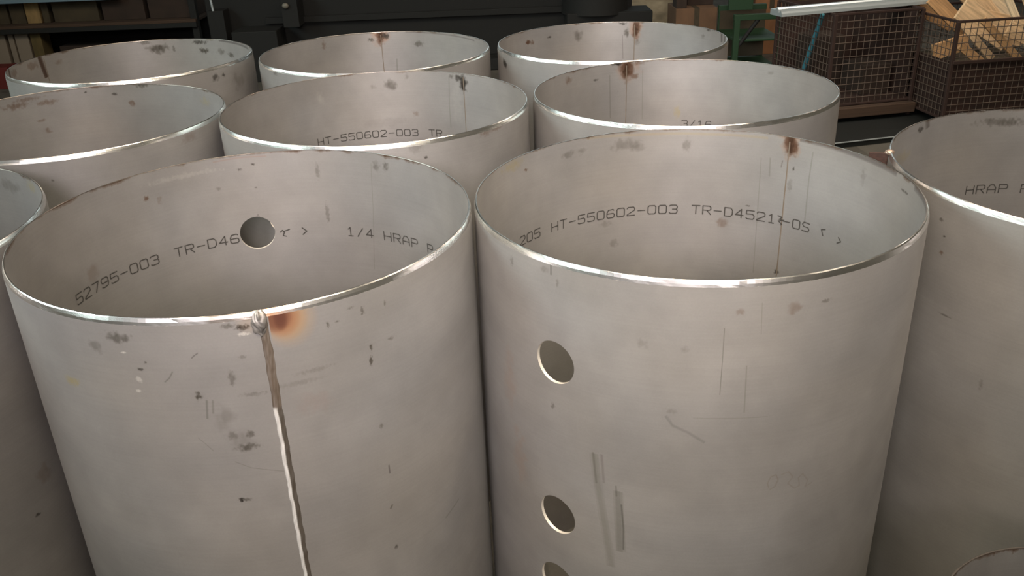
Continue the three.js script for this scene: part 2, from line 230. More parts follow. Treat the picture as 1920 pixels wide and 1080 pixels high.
    ['s', IN, 296, 91, 20, 9, 'g', 0.7], ['s', IN, 270, 80, 12, 5, 'g', 0.45], ['s', IN, 374, 79, 14, 4, 'd', 0.5], ['s', IN, 382, 95, 8, 5, 'g', 0.8], ['s', IN, 433, 102, 5, 5, 'g', 0.7], ['s', IN, 414, 97, 8, 6, 'g', 0.35], ['s', IN, 326, 92, 3, 6, 'g', 0.4], ['l', IN, [[72, 102], [79, 122], [88, 146]], 9, 'B', 0.85], ['s', IN, 60, 125, 14, 8, 'b', 0.3], ['s', IN, 110, 117, 8, 6, 'b', 0.2], ['l', IN, [[410, 76], [445, 83], [465, 92]], 3, 'd', 0.5],
    ['s', OUT, 404, 145, 6, 7, 'd', 0.45], ['s', OUT, 419, 140, 3, 4, 'd', 0.5], ['s', OUT, 448, 150, 10, 20, 'g', 0.2],
  ],
  H: [
    ['s', IN, 30, 200, 25, 7, 'b', 0.4], ['s', IN, 90, 193, 20, 5, 'b', 0.35], ['s', IN, 50, 188, 30, 4, 'b', 0.3], ['s', IN, 215, 177, 6, 3, 'd', 0.45], ['s', IN, 247, 193, 7, 6, 'b', 0.4], ['s', IN, 265, 160, 14, 5, 'g', 0.55], ['s', IN, 212, 159, 6, 4, 'g', 0.45], ['s', IN, 90, 246, 8, 6, 'b', 0.3], ['s', IN, 78, 227, 10, 3, 'b', 0.3], ['s', IN, 385, 190, 10, 8, 'y', 0.25], ['s', IN, 160, 174, 3, 2, 'd', 0.5],
    ['s', OUT, 98, 337, 3, 2, 'd', 0.4], ['s', OUT, 355, 255, 16, 10, 'b', 0.15],
  ],
  I: [['s', IN, 20, 350, 20, 12, 'g', 0.2], ['s', IN, 60, 350, 8, 10, 'y', 0.3], ['s', OUT, 68, 958, 6, 4, 'd', 0.5], ['s', OUT, 80, 880, 12, 20, 'b', 0.15]],
  J: [
    ['l', IN, [[1739, 224], [1739, 246]], 8, 'g', 0.5], ['s', IN, 1725, 249, 5, 6, 'd', 0.5], ['s', IN, 1872, 234, 44, 8, 'g', 0.4], ['s', IN, 1895, 238, 25, 5, 'g', 0.25], ['s', IN, 1690, 300, 12, 12, 'y', 0.2], ['s', OUT, 1770, 441, 3, 2, 'd', 0.6], ['s', OUT, 1764, 471, 4, 4, 'b', 0.5], ['s', OUT, 1772, 588, 12, 1.4, 'd', 0.4], ['s', OUT, 1840, 715, 6, 12, 'g', 0.2], ['s', OUT, 1764, 410, 4, 4, 'd', 0.35],
  ],
  K: [],
};
const INK = { g: [82, 78, 72], d: [46, 42, 38], b: [96, 72, 58], B: [58, 40, 28], w: [226, 222, 214], y: [164, 150, 108], r: [150, 110, 98], o: [172, 122, 92] };
function makeAtlas(id, S, k) {
  const c = document.createElement('canvas'); c.width = c.height = S; const x = c.getContext('2d'), r = mulberry(900 + k * 37), rad = id === 'K' ? 0.2286 : R;
  for (const half of [0, 1]) {                     // upper half of the sheet = outside, lower half = inside
    x.save(); x.beginPath(); x.rect(0, half * S / 2, S, S / 2); x.clip();
    const fl = r() < 0.5 ? -1 : 1; x.translate(S / 2, half * S / 2 + S / 4); x.scale(fl, r() < 0.5 ? -1 : 1); x.drawImage(baseC[(k + half) % 2], -S / 2, -S / 4, S, S / 2); x.restore();
  }
  const toC = (ins, px, py) => { const s = surf(id, ins, px, py); return [(s.ang + Math.PI / 2) / Math.PI * S, (ins ? S / 2 : 0) + Math.max(0, s.dep) / WIN * S / 2]; };
  const inHalf = (ins, f) => { x.save(); x.beginPath(); x.rect(0, ins ? S / 2 : 0, S, S / 2); x.clip(); f(); x.restore(); };
  const dab = (X, Y, rx, ry, col, a) => { x.save(); x.translate(X, Y); x.scale(rx, ry); const g = x.createRadialGradient(0, 0, 0, 0, 0, 1); g.addColorStop(0, `rgba(${col},${a})`); g.addColorStop(0.55, `rgba(${col},${a * 0.75})`); g.addColorStop(1, `rgba(${col},0)`); x.fillStyle = g; x.beginPath(); x.arc(0, 0, 1, 0, 7); x.fill(); x.restore(); };
  const scaleAt = (ins, px, py) => { const a = toC(ins, px, py), b = toC(ins, px + 3, py), d = toC(ins, px, py + 3); return [Math.max(0.4, Math.min(6, Math.hypot(b[0] - a[0], b[1] - a[1]) / 3)), Math.max(0.4, Math.min(6, Math.abs(d[1] - a[1]) / 3))]; };
  function smudge(ins, px, py, rx, ry, ink, a) {    // irregular blot: noise-broken outline, uneven density
    const p = toC(ins, px, py), sc = scaleAt(ins, px, py), RX = Math.max(1.5, rx * sc[0] * 1.1), RY = Math.max(1.5, ry * sc[1] * 1.1), x0 = Math.max(0, Math.floor(p[0] - RX * 1.5)), y0 = Math.max(ins ? S / 2 : 0, Math.floor(p[1] - RY * 1.5));
    const w = Math.min(S, Math.ceil(p[0] + RX * 1.5)) - x0, hh = Math.min(ins ? S : S / 2, Math.ceil(p[1] + RY * 1.5)) - y0; if (w < 1 || hh < 1) return;
    const im = x.getImageData(x0, y0, w, hh), D = im.data, c = INK[ink], o = r() * 200, kf = 1.5 / Math.min(RX, RY, 30), al = Math.min(1, a * 1.25);
    for (let j = 0, q = 0; j < hh; j++) for (let i = 0; i < w; i++, q += 4) {
      const u = (x0 + i - p[0]) / RX, v = (y0 + j - p[1]) / RY, n = fbm(i * kf + o, j * kf + o * 0.7, 3), e = Math.sqrt(u * u + v * v) + (n - 0.5) * 1.15;
      let t = (1.1 - e) / 0.85; if (t <= 0) continue; t = t > 1 ? 1 : t; t = t * t * (3 - 2 * t) * al * (0.6 + 0.7 * fbm(i * kf * 1.7 + 31, j * kf * 0.8 + o, 2)); if (t > 1) t = 1;
      for (let m = 0; m < 3; m++) D[q + m] += (c[m] - D[q + m]) * t;
    }
    x.putImageData(im, x0, y0);
  }
  for (const st of STAINS[id]) inHalf(st[1], () => {
    if (st[0] === 's') smudge(st[1], ...st.slice(2));
    else if (st[0] === 'l') {                      // rubbed streak or scratch of the given width (photo px)
      const [, ins, pts, w, ink, a] = st, s = scaleAt(ins, ...pts[0]);
      for (let k2 = 0; k2 < 3; k2++) {
        x.strokeStyle = `rgba(${INK[ink]},${a * (w < 4 ? 0.3 : 0.42)})`; x.lineWidth = Math.max(1.2, w * s[0] * (1 - 0.28 * k2)); x.lineCap = 'butt'; x.lineJoin = 'round'; x.beginPath();
        pts.forEach((p, i) => { const q = toC(ins, p[0] + (r() - 0.5) * 0.16 * w, p[1] + (r() - 0.5)); i ? x.lineTo(...q) : x.moveTo(...q); }); x.stroke();
      }
    } else if (st[0] === 'burn') {                 // oval scorch at the top of the seam
      const [, ins, px, py, rx, ry] = st;
      smudge(ins, px, py, rx * 1.9, ry * 1.35, 'o', 0.3); smudge(ins, px, py, rx * 1.15, ry * 1.15, 'b', 0.8); smudge(ins, px, py, rx * 0.9, ry, 'b', 0.6); smudge(ins, px, py, rx * 0.6, ry * 0.85, 'B', 0.55);
    } else if (st[0] === 'heat') {                 // temper colours beside the tack weld, straw to brown
      const p = toC(OUT, 506, 596), mm = S / 2 / WIN / 1000;
      x.save(); x.beginPath(); x.rect(p[0] - 3 * mm, 0, S, S / 2); x.clip();
      for (const [ox, oy, rx, ry, col, a] of [[30, 2, 66, 70, '176,154,132', 0.5], [26, 0, 50, 56, '180,142,104', 0.55], [20, -2, 42, 46, '158,110,82', 0.6], [10, -4, 36, 38, '116,78,62', 0.85], [18, 0, 16, 30, '96,60,50', 0.5]]) for (let i = 0; i < 4; i++) dab(p[0] + (ox + (r() - 0.5) * 6) * mm, p[1] + (oy + (r() - 0.5) * 6) * mm, rx * 0.8 * mm, ry * 0.8 * mm, col, a * 0.5);
      x.restore();
      dab(p[0] - 34 * mm, p[1] - 2 * mm, 26 * mm, 22 * mm, '190,168,146', 0.35);
    }
  });
  // thin ragged brown scale left along the cut, inside
  { const mm = S / 2 / WIN / 1000; for (let i = 0; i < S; i += 2) { const n = fbm(i / S * 40 + k * 9, 3.3 + k, 4), d = (1.2 + 9 * Math.pow(n, 3) + 1.2 * r()) * mm * (id === 'K' ? 1.5 : 1), a = id === 'K' ? 0.75 : Math.max(0, (n - 0.22) * 1.35); x.fillStyle = `rgba(84,66,54,${Math.min(0.8, a)})`; x.fillRect(i, S / 2, 2, Math.max(1, d)); x.fillStyle = `rgba(96,76,62,${Math.min(0.4, a * 0.5)})`; x.fillRect(i, S / 2, 2, Math.max(1, d * 1.7)); } }
  x.fillStyle = 'rgb(232,226,216)'; x.fillRect(0, S - 6, 6, 6);   // one pale patch for the cut hole edges
  const t = tex(c); t.wrapS = t.wrapT = THREE.ClampToEdgeWrapping; return t;
}
const wave = (v, m) => { v = Math.abs(v) % (2 * m); return v > m ? 2 * m - v : v; };
function warp(geo, id, hTop) {                     // slightly oval, top cut slightly out of square
  const [, , , a, b, tx, tz] = PIPE[id], P = geo.attributes.position;
  for (let i = 0; i < P.count; i++) { const x = P.getX(i), y = P.getY(i), z = P.getZ(i), ph = Math.atan2(z, x), k = 1 + a * Math.cos(2 * ph) + b * Math.sin(2 * ph); P.setXYZ(i, x * k, y + (tx * x + tz * z) * y / hTop, z * k); }
  return geo;
}
const RIMH = 0.0115;
function shellGeo(rad, h) {                        // tube wall with outer face, inner face, top and bottom edges
  const N = 160, pos = [], nor = [], uv = [], top = h - RIMH;
  const rows = [0, 0.15, h - WIN > 0 ? h - WIN : 0.3, top].sort((p, q) => p - q);
  const P = (k, r, y) => { const t = k / N * 2 * Math.PI; return [r * Math.sin(t), y, r * Math.cos(t)]; };
  const U = (k, inside) => { const t = k / N * 2 * Math.PI, e = inside ? wave(t + Math.PI / 2 * 3 + 1e-9, Math.PI) : wave(t + Math.PI / 2, Math.PI); return Math.max(0.002, Math.min(0.998, e / Math.PI)); };
  const Vv = (y, inside) => { const d = wave(h - y, WIN) / WIN; return (inside ? 0.5 : 1) - 0.5 * Math.max(0.004, Math.min(0.990, d)); };
  // inside angle: 0 at the far wall (-z), so u grows to the right as seen from the camera
  const Uin = k => { const t = k / N * 2 * Math.PI, psi = Math.PI - t; let e = wave(psi + Math.PI / 2 + 4 * Math.PI, Math.PI); return Math.max(0.002, Math.min(0.998, e / Math.PI)); };
  const quad = (a, b, c, d) => { for (const v of [a, b, c, a, c, d]) { pos.push(...v.p); nor.push(...v.n); uv.push(...v.u); } };
  for (let k = 0; k < N; k++) {
    const t0 = k / N * 2 * Math.PI, t1 = (k + 1) / N * 2 * Math.PI, n0 = [Math.sin(t0), 0, Math.cos(t0)], n1 = [Math.sin(t1), 0, Math.cos(t1)], m0 = n0.map(v => -v), m1 = n1.map(v => -v);
    for (let j = 0; j < rows.length - 1; j++) {
      const y0 = rows[j], y1 = rows[j + 1];
      quad({ p: P(k, rad, y0), n: n0, u: [U(k), Vv(y0)] }, { p: P(k + 1, rad, y0), n: n1, u: [U(k + 1), Vv(y0)] }, { p: P(k + 1, rad, y1), n: n1, u: [U(k + 1), Vv(y1)] }, { p: P(k, rad, y1), n: n0, u: [U(k), Vv(y1)] });
      const ri = rad - TH, yi = j === rows.length - 2 ? h - 0.0011 : y1;
      quad({ p: P(k + 1, ri, y0), n: m1, u: [Uin(k + 1), Vv(y0, 1)] }, { p: P(k, ri, y0), n: m0, u: [Uin(k), Vv(y0, 1)] }, { p: P(k, ri, yi), n: m0, u: [Uin(k), Vv(yi, 1)] }, { p: P(k + 1, ri, yi), n: m1, u: [Uin(k + 1), Vv(yi, 1)] });
    }
    const e = [0.001, 0.001], ri = rad - TH;
    quad({ p: P(k, rad, top), n: [0, 1, 0], u: e }, { p: P(k + 1, rad, top), n: [0, 1, 0], u: e }, { p: P(k + 1, ri, h - 0.0011), n: [0, 1, 0], u: e }, { p: P(k, ri, h - 0.0011), n: [0, 1, 0], u: e });
    quad({ p: P(k + 1, rad, 0), n: [0, -1, 0], u: e }, { p: P(k, rad, 0), n: [0, -1, 0], u: e }, { p: P(k, ri, 0), n: [0, -1, 0], u: e }, { p: P(k + 1, ri, 0), n: [0, -1, 0], u: e });
  }
  const g = new THREE.BufferGeometry(); g.setAttribute('position', new THREE.Float32BufferAttribute(pos, 3)); g.setAttribute('normal', new THREE.Float32BufferAttribute(nor, 3)); g.setAttribute('uv', new THREE.Float32BufferAttribute(uv, 2)); return g;
}
// ground weld-preparation edge: narrow land and a hand-ground bevel whose facets wander a little
function rimGeo(rad, h, seed, tint) {
  const N = 220, r = mulberry(seed), prof0 = [[rad - TH, -0.0011], [rad - TH + 0.0001, -0.0005], [rad - TH + 0.0004, 0], [rad - 0.0043, 0], [rad - 0.0029, -0.0015], [rad - 0.0010, -0.0068], [rad, -RIMH]];
  const wob = [], til = []; for (let k = 0; k < N; k++) { wob.push((vn(k * 0.23, seed) - 0.5) * 0.0010 + (r() - 0.5) * 0.00035); til.push((vn(k * 0.085, seed + 60) - 0.5) * 0.0034 + (vn(k * 0.31, seed + 20) - 0.5) * 0.0012); }
  const pos = [], col = [], pt = (k, j) => { const kk = k % N, t = kk / N * 2 * Math.PI, q = prof0[j], rr = q[0] - (j > 2 && j < 6 ? Math.abs(wob[kk]) * 0.8 : 0) + (j === 4 ? til[kk] * 0.45 : 0), y = h + q[1] + (j > 2 && j < 6 ? wob[kk] * (j === 3 ? 0.35 : 1) : 0); return [rr * Math.sin(t), y, rr * Math.cos(t)]; };
  for (let k = 0; k < N; k++) for (let j = 0; j < prof0.length - 1; j++) {
    const a = pt(k, j), b = pt(k + 1, j), c = pt(k + 1, j + 1), d = pt(k, j + 1);
    for (const v of [a, d, c, a, c, b]) {
      pos.push(...v); const ang = Math.atan2(v[0], v[2]); let cc = j < 2 ? [0.30, 0.27, 0.24] : [0.80, 0.79, 0.77];
      if (tint === 'dark') cc = [0.05, 0.042, 0.036]; else if (tint) { const dd = (ang - tint) / 0.12; if (dd > 0 && dd < 1) cc = [0.80, 0.79 - 0.33 * (1 - dd), 0.77 - 0.52 * (1 - dd)]; else if (dd <= 0 && dd > -1.6) cc = [0.42, 0.38, 0.34]; }
      col.push(...cc);
    }
  }
  const g = new THREE.BufferGeometry(); g.setAttribute('position', new THREE.Float32BufferAttribute(pos, 3)); g.setAttribute('color', new THREE.Float32BufferAttribute(col, 3)); g.computeVertexNormals();
  g.setAttribute('uv', new THREE.Float32BufferAttribute(new Float32Array(pos.length / 3 * 2), 2)); return g;
}
const rimMat = new THREE.MeshStandardMaterial({ vertexColors: true, metalness: 1, roughness: 0.27 });
const seamMat = new THREE.MeshStandardMaterial({ color: 0x7d7266, metalness: 0.6, roughness: 0.5 });
const seamMat2 = new THREE.MeshStandardMaterial({ vertexColors: true, metalness: 0.3, roughness: 0.7 });
const blobMat = new THREE.MeshStandardMaterial({ vertexColors: true, metalness: 0.6, roughness: 0.5 });
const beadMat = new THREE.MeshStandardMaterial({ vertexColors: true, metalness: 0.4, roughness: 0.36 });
// raised bead along the wall: ang = angle on the wall, hw = half width, ht = height
function beadGeo(rad, ang, inside, y0, y1, hw, ht, seed, colAt, ridge) {
  const M = 150, K = 8, pos = [], col = [], idx = [], r = mulberry(seed);
  for (let i = 0; i <= M; i++) {
    const y = y1 + (y0 - y1) * i / M, wx = (vn(i * 0.35, seed) - 0.5) * hw * 0.22, ww = hw * (0.9 + 0.2 * vn(i * 0.8, seed + 9)), hh = ht * (0.75 + 0.5 * vn(i * 1.3, seed + 3));
    for (let k = 0; k <= K; k++) {
      const c = colAt ? colAt(y1 - y, i, -1 + 2 * k / K) : [1, 1, 1];
      const s = -1 + 2 * k / K, off = (wx + s * ww) / rad, lift = (ridge ? hh * (s < -0.25 ? (s + 1) / 0.75 : 1 - (s + 0.25) / 1.25) + 0.0005 * Math.sin(k * 2.4 + seed) * (1 - s * s) : hh * Math.sqrt(Math.max(0, 1 - s * s))) - 0.0006, a = ang + off, rr = inside ? rad - lift : rad + lift;
      pos.push(rr * Math.sin(a), y, (inside ? -1 : 1) * rr * Math.cos(a)); col.push(...c);
    }
  }
  for (let i = 0; i < M; i++) for (let k = 0; k < K; k++) { const a = i * (K + 1) + k, b = a + 1, c = a + K + 1, d = c + 1; idx.push(a, c, b, b, c, d); }
  const g = new THREE.BufferGeometry(); g.setAttribute('position', new THREE.Float32BufferAttribute(pos, 3)); g.setAttribute('color', new THREE.Float32BufferAttribute(col, 3)); g.setIndex(idx); g.computeVertexNormals(); return g;
}
// printed mill marking: stroke letters on a curved film on the inner wall
const GL = {
  '0': [[0.15, 0, 0.85, 0, 1, 0.15, 1, 0.85, 0.85, 1, 0.15, 1, 0, 0.85, 0, 0.15, 0.15, 0]], '1': [[0.2, 0.8, 0.5, 1, 0.5, 0], [0.2, 0, 0.8, 0]], '2': [[0, 0.85, 0.15, 1, 0.85, 1, 1, 0.85, 1, 0.62, 0, 0.1, 0, 0, 1, 0]], '3': [[0, 0.9, 0.15, 1, 0.85, 1, 1, 0.85, 1, 0.65, 0.85, 0.52, 0.4, 0.52], [0.85, 0.52, 1, 0.4, 1, 0.15, 0.85, 0, 0.15, 0, 0, 0.1]],
  '4': [[0.75, 0, 0.75, 1, 0, 0.3, 1, 0.3]], '5': [[1, 1, 0.05, 1, 0, 0.55, 0.8, 0.6, 1, 0.45, 1, 0.15, 0.85, 0, 0.1, 0, 0, 0.1]], '6': [[0.95, 0.9, 0.8, 1, 0.2, 0.95, 0, 0.6, 0, 0.15, 0.15, 0, 0.85, 0, 1, 0.15, 1, 0.4, 0.85, 0.52, 0, 0.5]], '7': [[0, 1, 1, 1, 0.4, 0]], '9': [[0, 0.1, 0.3, 0, 0.85, 0.1, 1, 0.4, 1, 0.85, 0.85, 1, 0.15, 1, 0, 0.85, 0, 0.6, 0.15, 0.48, 1, 0.5]],
  H: [[0, 0, 0, 1], [1, 0, 1, 1], [0, 0.5, 1, 0.5]], T: [[0, 1, 1, 1], [0.5, 1, 0.5, 0]], R: [[0, 0, 0, 1, 0.85, 1, 1, 0.87, 1, 0.62, 0.85, 0.5, 0, 0.5], [0.5, 0.5, 1, 0]], A: [[0, 0, 0, 0.6, 0.3, 1, 0.7, 1, 1, 0.6, 1, 0], [0, 0.4, 1, 0.4]], P: [[0, 0, 0, 1, 0.85, 1, 1, 0.87, 1, 0.6, 0.85, 0.48, 0, 0.48]], D: [[0, 0, 0, 1, 0.75, 1, 1, 0.75, 1, 0.25, 0.75, 0, 0, 0]], S: [[1, 0.95, 0.2, 1, 0, 0.75, 0.2, 0.52, 0.85, 0.48, 1, 0.25, 0.85, 0, 0, 0.03]],
  '-': [[0.05, 0.5, 0.95, 0.5]], '/': [[0.1, 0, 0.9, 1]], '<': [[0.8, 0.9, 0.1, 0.5, 0.8, 0.1]], '>': [[0.2, 0.9, 0.9, 0.5, 0.2, 0.1]], '(': [[0.9, 0.8, 0.2, 0.65, 0.6, 0.05]], ')': [[0.25, 0.75, 0.8, 0.4, 0.1, 0.1]], '~': [[0, 0.55, 0.3, 0.75, 0.5, 0.5, 0.3, 0.1, 0.7, 0.0], [0.4, 0.6, 1.2, 0.8]], '=': [[0, 1, 0.6, 0.9, 0.2, 0.6, 0.9, 0.6, 0.1, 0.4, 0.6, 0.1, 0.5, 0]],
};
const TXTW = Math.PI * RI, TXTH = 0.044, TXTD = 0.217;     // film spans the far half, centred 217 mm below the edge
function printFilm(id, parent, runs, strength = 0.85) {    // runs: [text, start arc (m), pitch (m)]
  const W = 2048, Hh = 64, c = document.createElement('canvas'); c.width = W; c.height = Hh; const x = c.getContext('2d'), mm = W / TXTW / 1000, r = mulberry(id.charCodeAt(0) * 3);
  x.strokeStyle = `rgba(48,45,42,${strength})`; x.lineWidth = 2.7 * mm; x.lineCap = 'round'; x.lineJoin = 'round';
  for (const [s, a0, pitch, dy = 0] of runs) [...s].forEach((ch, i) => {
    for (const st of GL[ch] || []) {
      x.beginPath();
      for (let k = 0; k < st.length; k += 2) { const X = (a0 + i * pitch + st[k] * pitch * 0.72) * 1000 * mm + W / 2, Y = Hh / 2 + (11.5 - st[k + 1] * 23 + dy * 1000) * (Hh / TXTH / 1000); k ? x.lineTo(X, Y) : x.moveTo(X, Y); }
      x.stroke();
    }
  });
  x.globalCompositeOperation = 'destination-out'; for (let i = 0; i < 900; i++) { x.fillStyle = `rgba(0,0,0,${0.2 + 0.3 * r()})`; x.fillRect(r() * W, r() * Hh, 1 + 2 * r(), 1 + r()); }
  const t = tex(c); t.wrapS = t.wrapT = THREE.ClampToEdgeWrapping;
  const m = new THREE.MeshStandardMaterial({ map: t, transparent: true, roughness: 0.8, metalness: 0 });
  const a = Math.min(...runs.map(q => q[1])) - 0.01, b = Math.max(...runs.map(q => q[1] + q[0].length * q[2])) + 0.01, n = 48, pos = [], uv = [], nor = [], idx = [], top = H + PIPE[id][2] - TXTD + TXTH / 2;
  for (let i = 0; i <= n; i++) { const s = a + (b - a) * i / n, th = s / RI, rr = RI - 0.0008; for (const j of [0, 1]) { pos.push(rr * Math.sin(th), top - j * TXTH, -rr * Math.cos(th)); nor.push(-Math.sin(th), 0, Math.cos(th)); uv.push(s / TXTW + 0.5, 1 - j); } }
  for (let i = 0; i < n; i++) { const q = i * 2; idx.push(q, q + 1, q + 2, q + 1, q + 3, q + 2); }
  const g = new THREE.BufferGeometry(); g.setAttribute('position', new THREE.Float32BufferAttribute(pos, 3)); g.setAttribute('normal', new THREE.Float32BufferAttribute(nor, 3)); g.setAttribute('uv', new THREE.Float32BufferAttribute(uv, 2)); g.setIndex(idx);
  part('printed_marking', warp(g, id, H), m, parent, 'grey printed mill marking');
}
const HOLES = {                                    // [inside?, arc position (m), depth (m), diameter]
  A: [[IN, -0.123, 0.211, 0.088]], B: [[OUT, -0.342, 0.209, 0.088], [OUT, -0.342, 0.567, 0.088], [OUT, -0.345, 0.745, 0.088]],
  C: [[OUT, -0.249, 0.211, 0.088]],
};
const SEAM = { B: 0.337, C: 0.263, D: -0.113, E: -0.034, F: 0.158, G: -0.56 };      // arc of the inside seam
const ev = new Evaluator(); ev.useGroups = false; ev.attributes = ['position', 'normal', 'uv'];
const pipes = {};
Object.keys(PIPE).forEach((id, k) => {
  const [cx, cz, dy] = PIPE[id], rad = id === 'K' ? 0.2286 : R, h = H + dy;
  const g = thing('steel_pipe_section', LABEL[id], 'pipe', [cx, 0, cz], 0, 'upright steel pipe sections'); pipes[id] = g;
  let geo = shellGeo(rad, h);
  if (HOLES[id]) {
    let br = new Brush(geo); br.updateMatrixWorld();
    for (const [ins, arc, dep, dia] of HOLES[id]) {
      const c = new THREE.CylinderGeometry(dia / 2, dia / 2, 0.2, 56, 1); c.rotateX(Math.PI / 2); const u = c.attributes.uv; for (let i = 0; i < u.count; i++) u.setXY(i, 0.001, 0.001);
      const a = arc / (ins ? RI : R), hole = new Brush(c.toNonIndexed()); hole.position.set(rad * Math.sin(a), h - dep, (ins ? -1 : 1) * rad * Math.cos(a)); hole.rotation.y = ins ? -a : a; hole.updateMatrixWorld();
      br = ev.evaluate(br, hole, SUBTRACTION); br.updateMatrixWorld();
    }
    geo = br.geometry;
  }
  const S = 'AB'.includes(id) ? 2048 : 1024;
  const mat = new THREE.MeshStandardMaterial({ map: makeAtlas(id, S, k), metalness: 0.65, roughness: 0.5 });
  part('shell', warp(geo, id, h), mat, g);
  part('ground_rim', warp(rimGeo(rad, h, 40 + k, id === 'A' ? 0.305 : id === 'K' ? 'dark' : 0), id, h), id === 'K' ? seamMat2 : rimMat, g, id === 'K' ? 'dark scaled edge' : 'bright ground edge');
  if (id in SEAM) part('weld_seam', warp(beadGeo(RI, SEAM[id] / RI, true, 0.02, h - 0.012, 0.0022, 0.0011, 60 + k), id, h), seamMat, g, 'thin dark weld line inside');
});
{ // outside weld of the front left section: long bead with lit and shaded flanks painted in, tack blob
  const g = pipes.A, h = H + PIPE.A[2], a = 0.131 / R;
  part('weld_bead', warp(beadGeo(R, a, false, 0.01, h - 0.03, 0.0080, 0.0050, 5, (d, i, q) => { const n = 0.12 * (vn(i * 0.9, 3 + q * 4) - 0.5), b = Math.abs(q) > 0.85 ? 0.5 : 1; return d < 0.15 + 0.03 * vn(i * 0.5, 8) ? [(0.15 + n * 0.7) * b, (0.122 + n * 0.7) * b, (0.10 + n * 0.7) * b] : q < -0.2 ? [(0.66 + 2.4 * n) * b, (0.645 + 2.4 * n) * b, (0.62 + 2.4 * n) * b] : [(0.10 + n * 0.4) * b, (0.086 + n * 0.4) * b, (0.073 + n * 0.4) * b]; }, true), 'A', h), beadMat, g, 'dark raised weld bead, lit and shaded flanks painted in');
  const b = new THREE.SphereGeometry(1, 40, 28), P = b.attributes.position, col = [];
  for (let i = 0; i < P.count; i++) { const x = P.getX(i), y = P.getY(i), z = P.getZ(i), k = 0.66 + 0.72 * fbm(x * 2.6 + 5, y * 3.2 + z * 2.4 + 9, 3); P.setXYZ(i, x * 0.0125 * k, y * 0.021 * k, z * 0.0085 * k); const c = 0.10 + 0.26 * Math.pow(fbm(x * 3 + 3, y * 3 + z, 3), 1.5); col.push(c, c * 0.94, c * 0.88); }
  b.setAttribute('color', new THREE.Float32BufferAttribute(col, 3)); b.computeVertexNormals(); b.rotateY(a - 0.012); b.translate(R * Math.sin(a - 0.012), h - 0.021, R * Math.cos(a - 0.012));
  part('weld_blob', warp(b, 'A', h), blobMat, g, 'lumpy grey tack weld');
}
{ // rusty run-off tab on the rim of the right section
  const g = pipes.J, h = H + PIPE.J[2], t = new RoundedBoxGeometry(0.006, 0.03, 0.045, 1, 0.0015), a = THREE.MathUtils.degToRad(-109);
  t.rotateY(Math.PI / 2 ); t.rotateY(a + Math.PI / 2); t.translate((R + 0.018) * Math.sin(a), h - 0.017, (R + 0.018) * Math.cos(a));
  const c = canvasTex(64, 64, (i, j) => { const n = fbm(i / 9, j / 9, 4); return [42 + 26 * n, 29 + 17 * n, 25 + 14 * n]; });
  part('run_off_tab', t, new THREE.MeshStandardMaterial({ map: tex(c), roughness: 0.8, metalness: 0.3 }), g, 'rust brown steel tab');
  const b = new THREE.SphereGeometry(0.011, 24, 16), P = b.attributes.position; for (let i = 0; i < P.count; i++) { const x = P.getX(i), y = P.getY(i), z = P.getZ(i), k = 0.8 + 0.5 * fbm(x * 160, y * 160 + z * 140, 2); P.setXYZ(i, x * k, y * 0.6 * k, z * k); }
  b.computeVertexNormals(); b.translate((R - 0.003) * Math.sin(a), h - 0.001, (R - 0.003) * Math.cos(a)); part('weld_blob', b, new THREE.MeshStandardMaterial({ color: 0xb09c8e, metalness: 0.8, roughness: 0.4 }), g, 'pale weld drop on the rim');
}
printFilm('A', pipes.A, [['52795-003', -0.626, 0.0285], ['TR-D46', -0.334, 0.0283], ['~', -0.066, 0.028], ['>', -0.012, 0.022], ['1/4', 0.111, 0.0275], ['HRAP', 0.220, 0.0300], ['P', 0.370, 0.029]]);
printFilm('B', pipes.B, [['205', -0.418, 0.0285], ['HT-550602-003', -0.299, 0.0284], ['TR-D4521', 0.101, 0.0283], ['=', 0.326, 0.026], ['-0S', 0.340, 0.0270], ['(', 0.445, 0.022, -0.003], [')', 0.497, 0.022, 0.003]], 0.92);
printFilm('C', pipes.C, [['HT-550602-003', -0.288, 0.0284], ['TR', 0.115, 0.0283]]);
printFilm('D', pipes.D, [['3/16', 0.093, 0.0283, 0.013]], 0.7);
printFilm('J', pipes.J, [['HRAP', -0.069, 0.0305], ['P', 0.080, 0.029]], 0.8);

// ------------------------------------------------------------------ things behind the pipes
const rustC = canvasTex(256, 256, (i, j) => { const n = fbm(i / 22, j / 22, 5); return [38 + 24 * n, 27 + 15 * n, 24 + 11 * n]; });
const rustMat = new THREE.MeshStandardMaterial({ map: tex(rustC), roughness: 0.8, metalness: 0.15 });
const wireMat = new THREE.MeshStandardMaterial({ color: 0x62564d, roughness: 0.6, metalness: 0.4 });
function woodTex(seed, r, g, b) { return tex(canvasTex(256, 64, (i, j) => { const n = fbm(i / 90 + seed, j / 4 + seed * 3, 4), k = 0.78 + 0.4 * n + 0.05 * vn(i * 0.7, j * 0.9); return [r * k, g * k, b * k]; })); }
const pine = [[218, 188, 150], [186, 148, 106], [232, 214, 184]].map((c, i) => new THREE.MeshStandardMaterial({ map: woodTex(i * 7 + 1, ...c), roughness: 0.75 }));
const darkWood = new THREE.MeshStandardMaterial({ map: woodTex(41, 62, 46, 34), roughness: 0.85 });
const cardC = (r, g, b, s) => new THREE.MeshStandardMaterial({ map: tex(canvasTex(128, 128, (i, j) => { const n = fbm(i / 30 + s, j / 30, 4), k = 0.85 + 0.3 * n; return [r * k, g * k, b * k]; })), roughness: 0.9 });
const card = { brown: cardC(98, 74, 54, 1), dull: cardC(58, 50, 36, 5), orange: cardC(122, 86, 58, 9), dark: cardC(44, 33, 26, 3), olive: cardC(84, 72, 42, 12), tan: cardC(128, 106, 70, 17) };
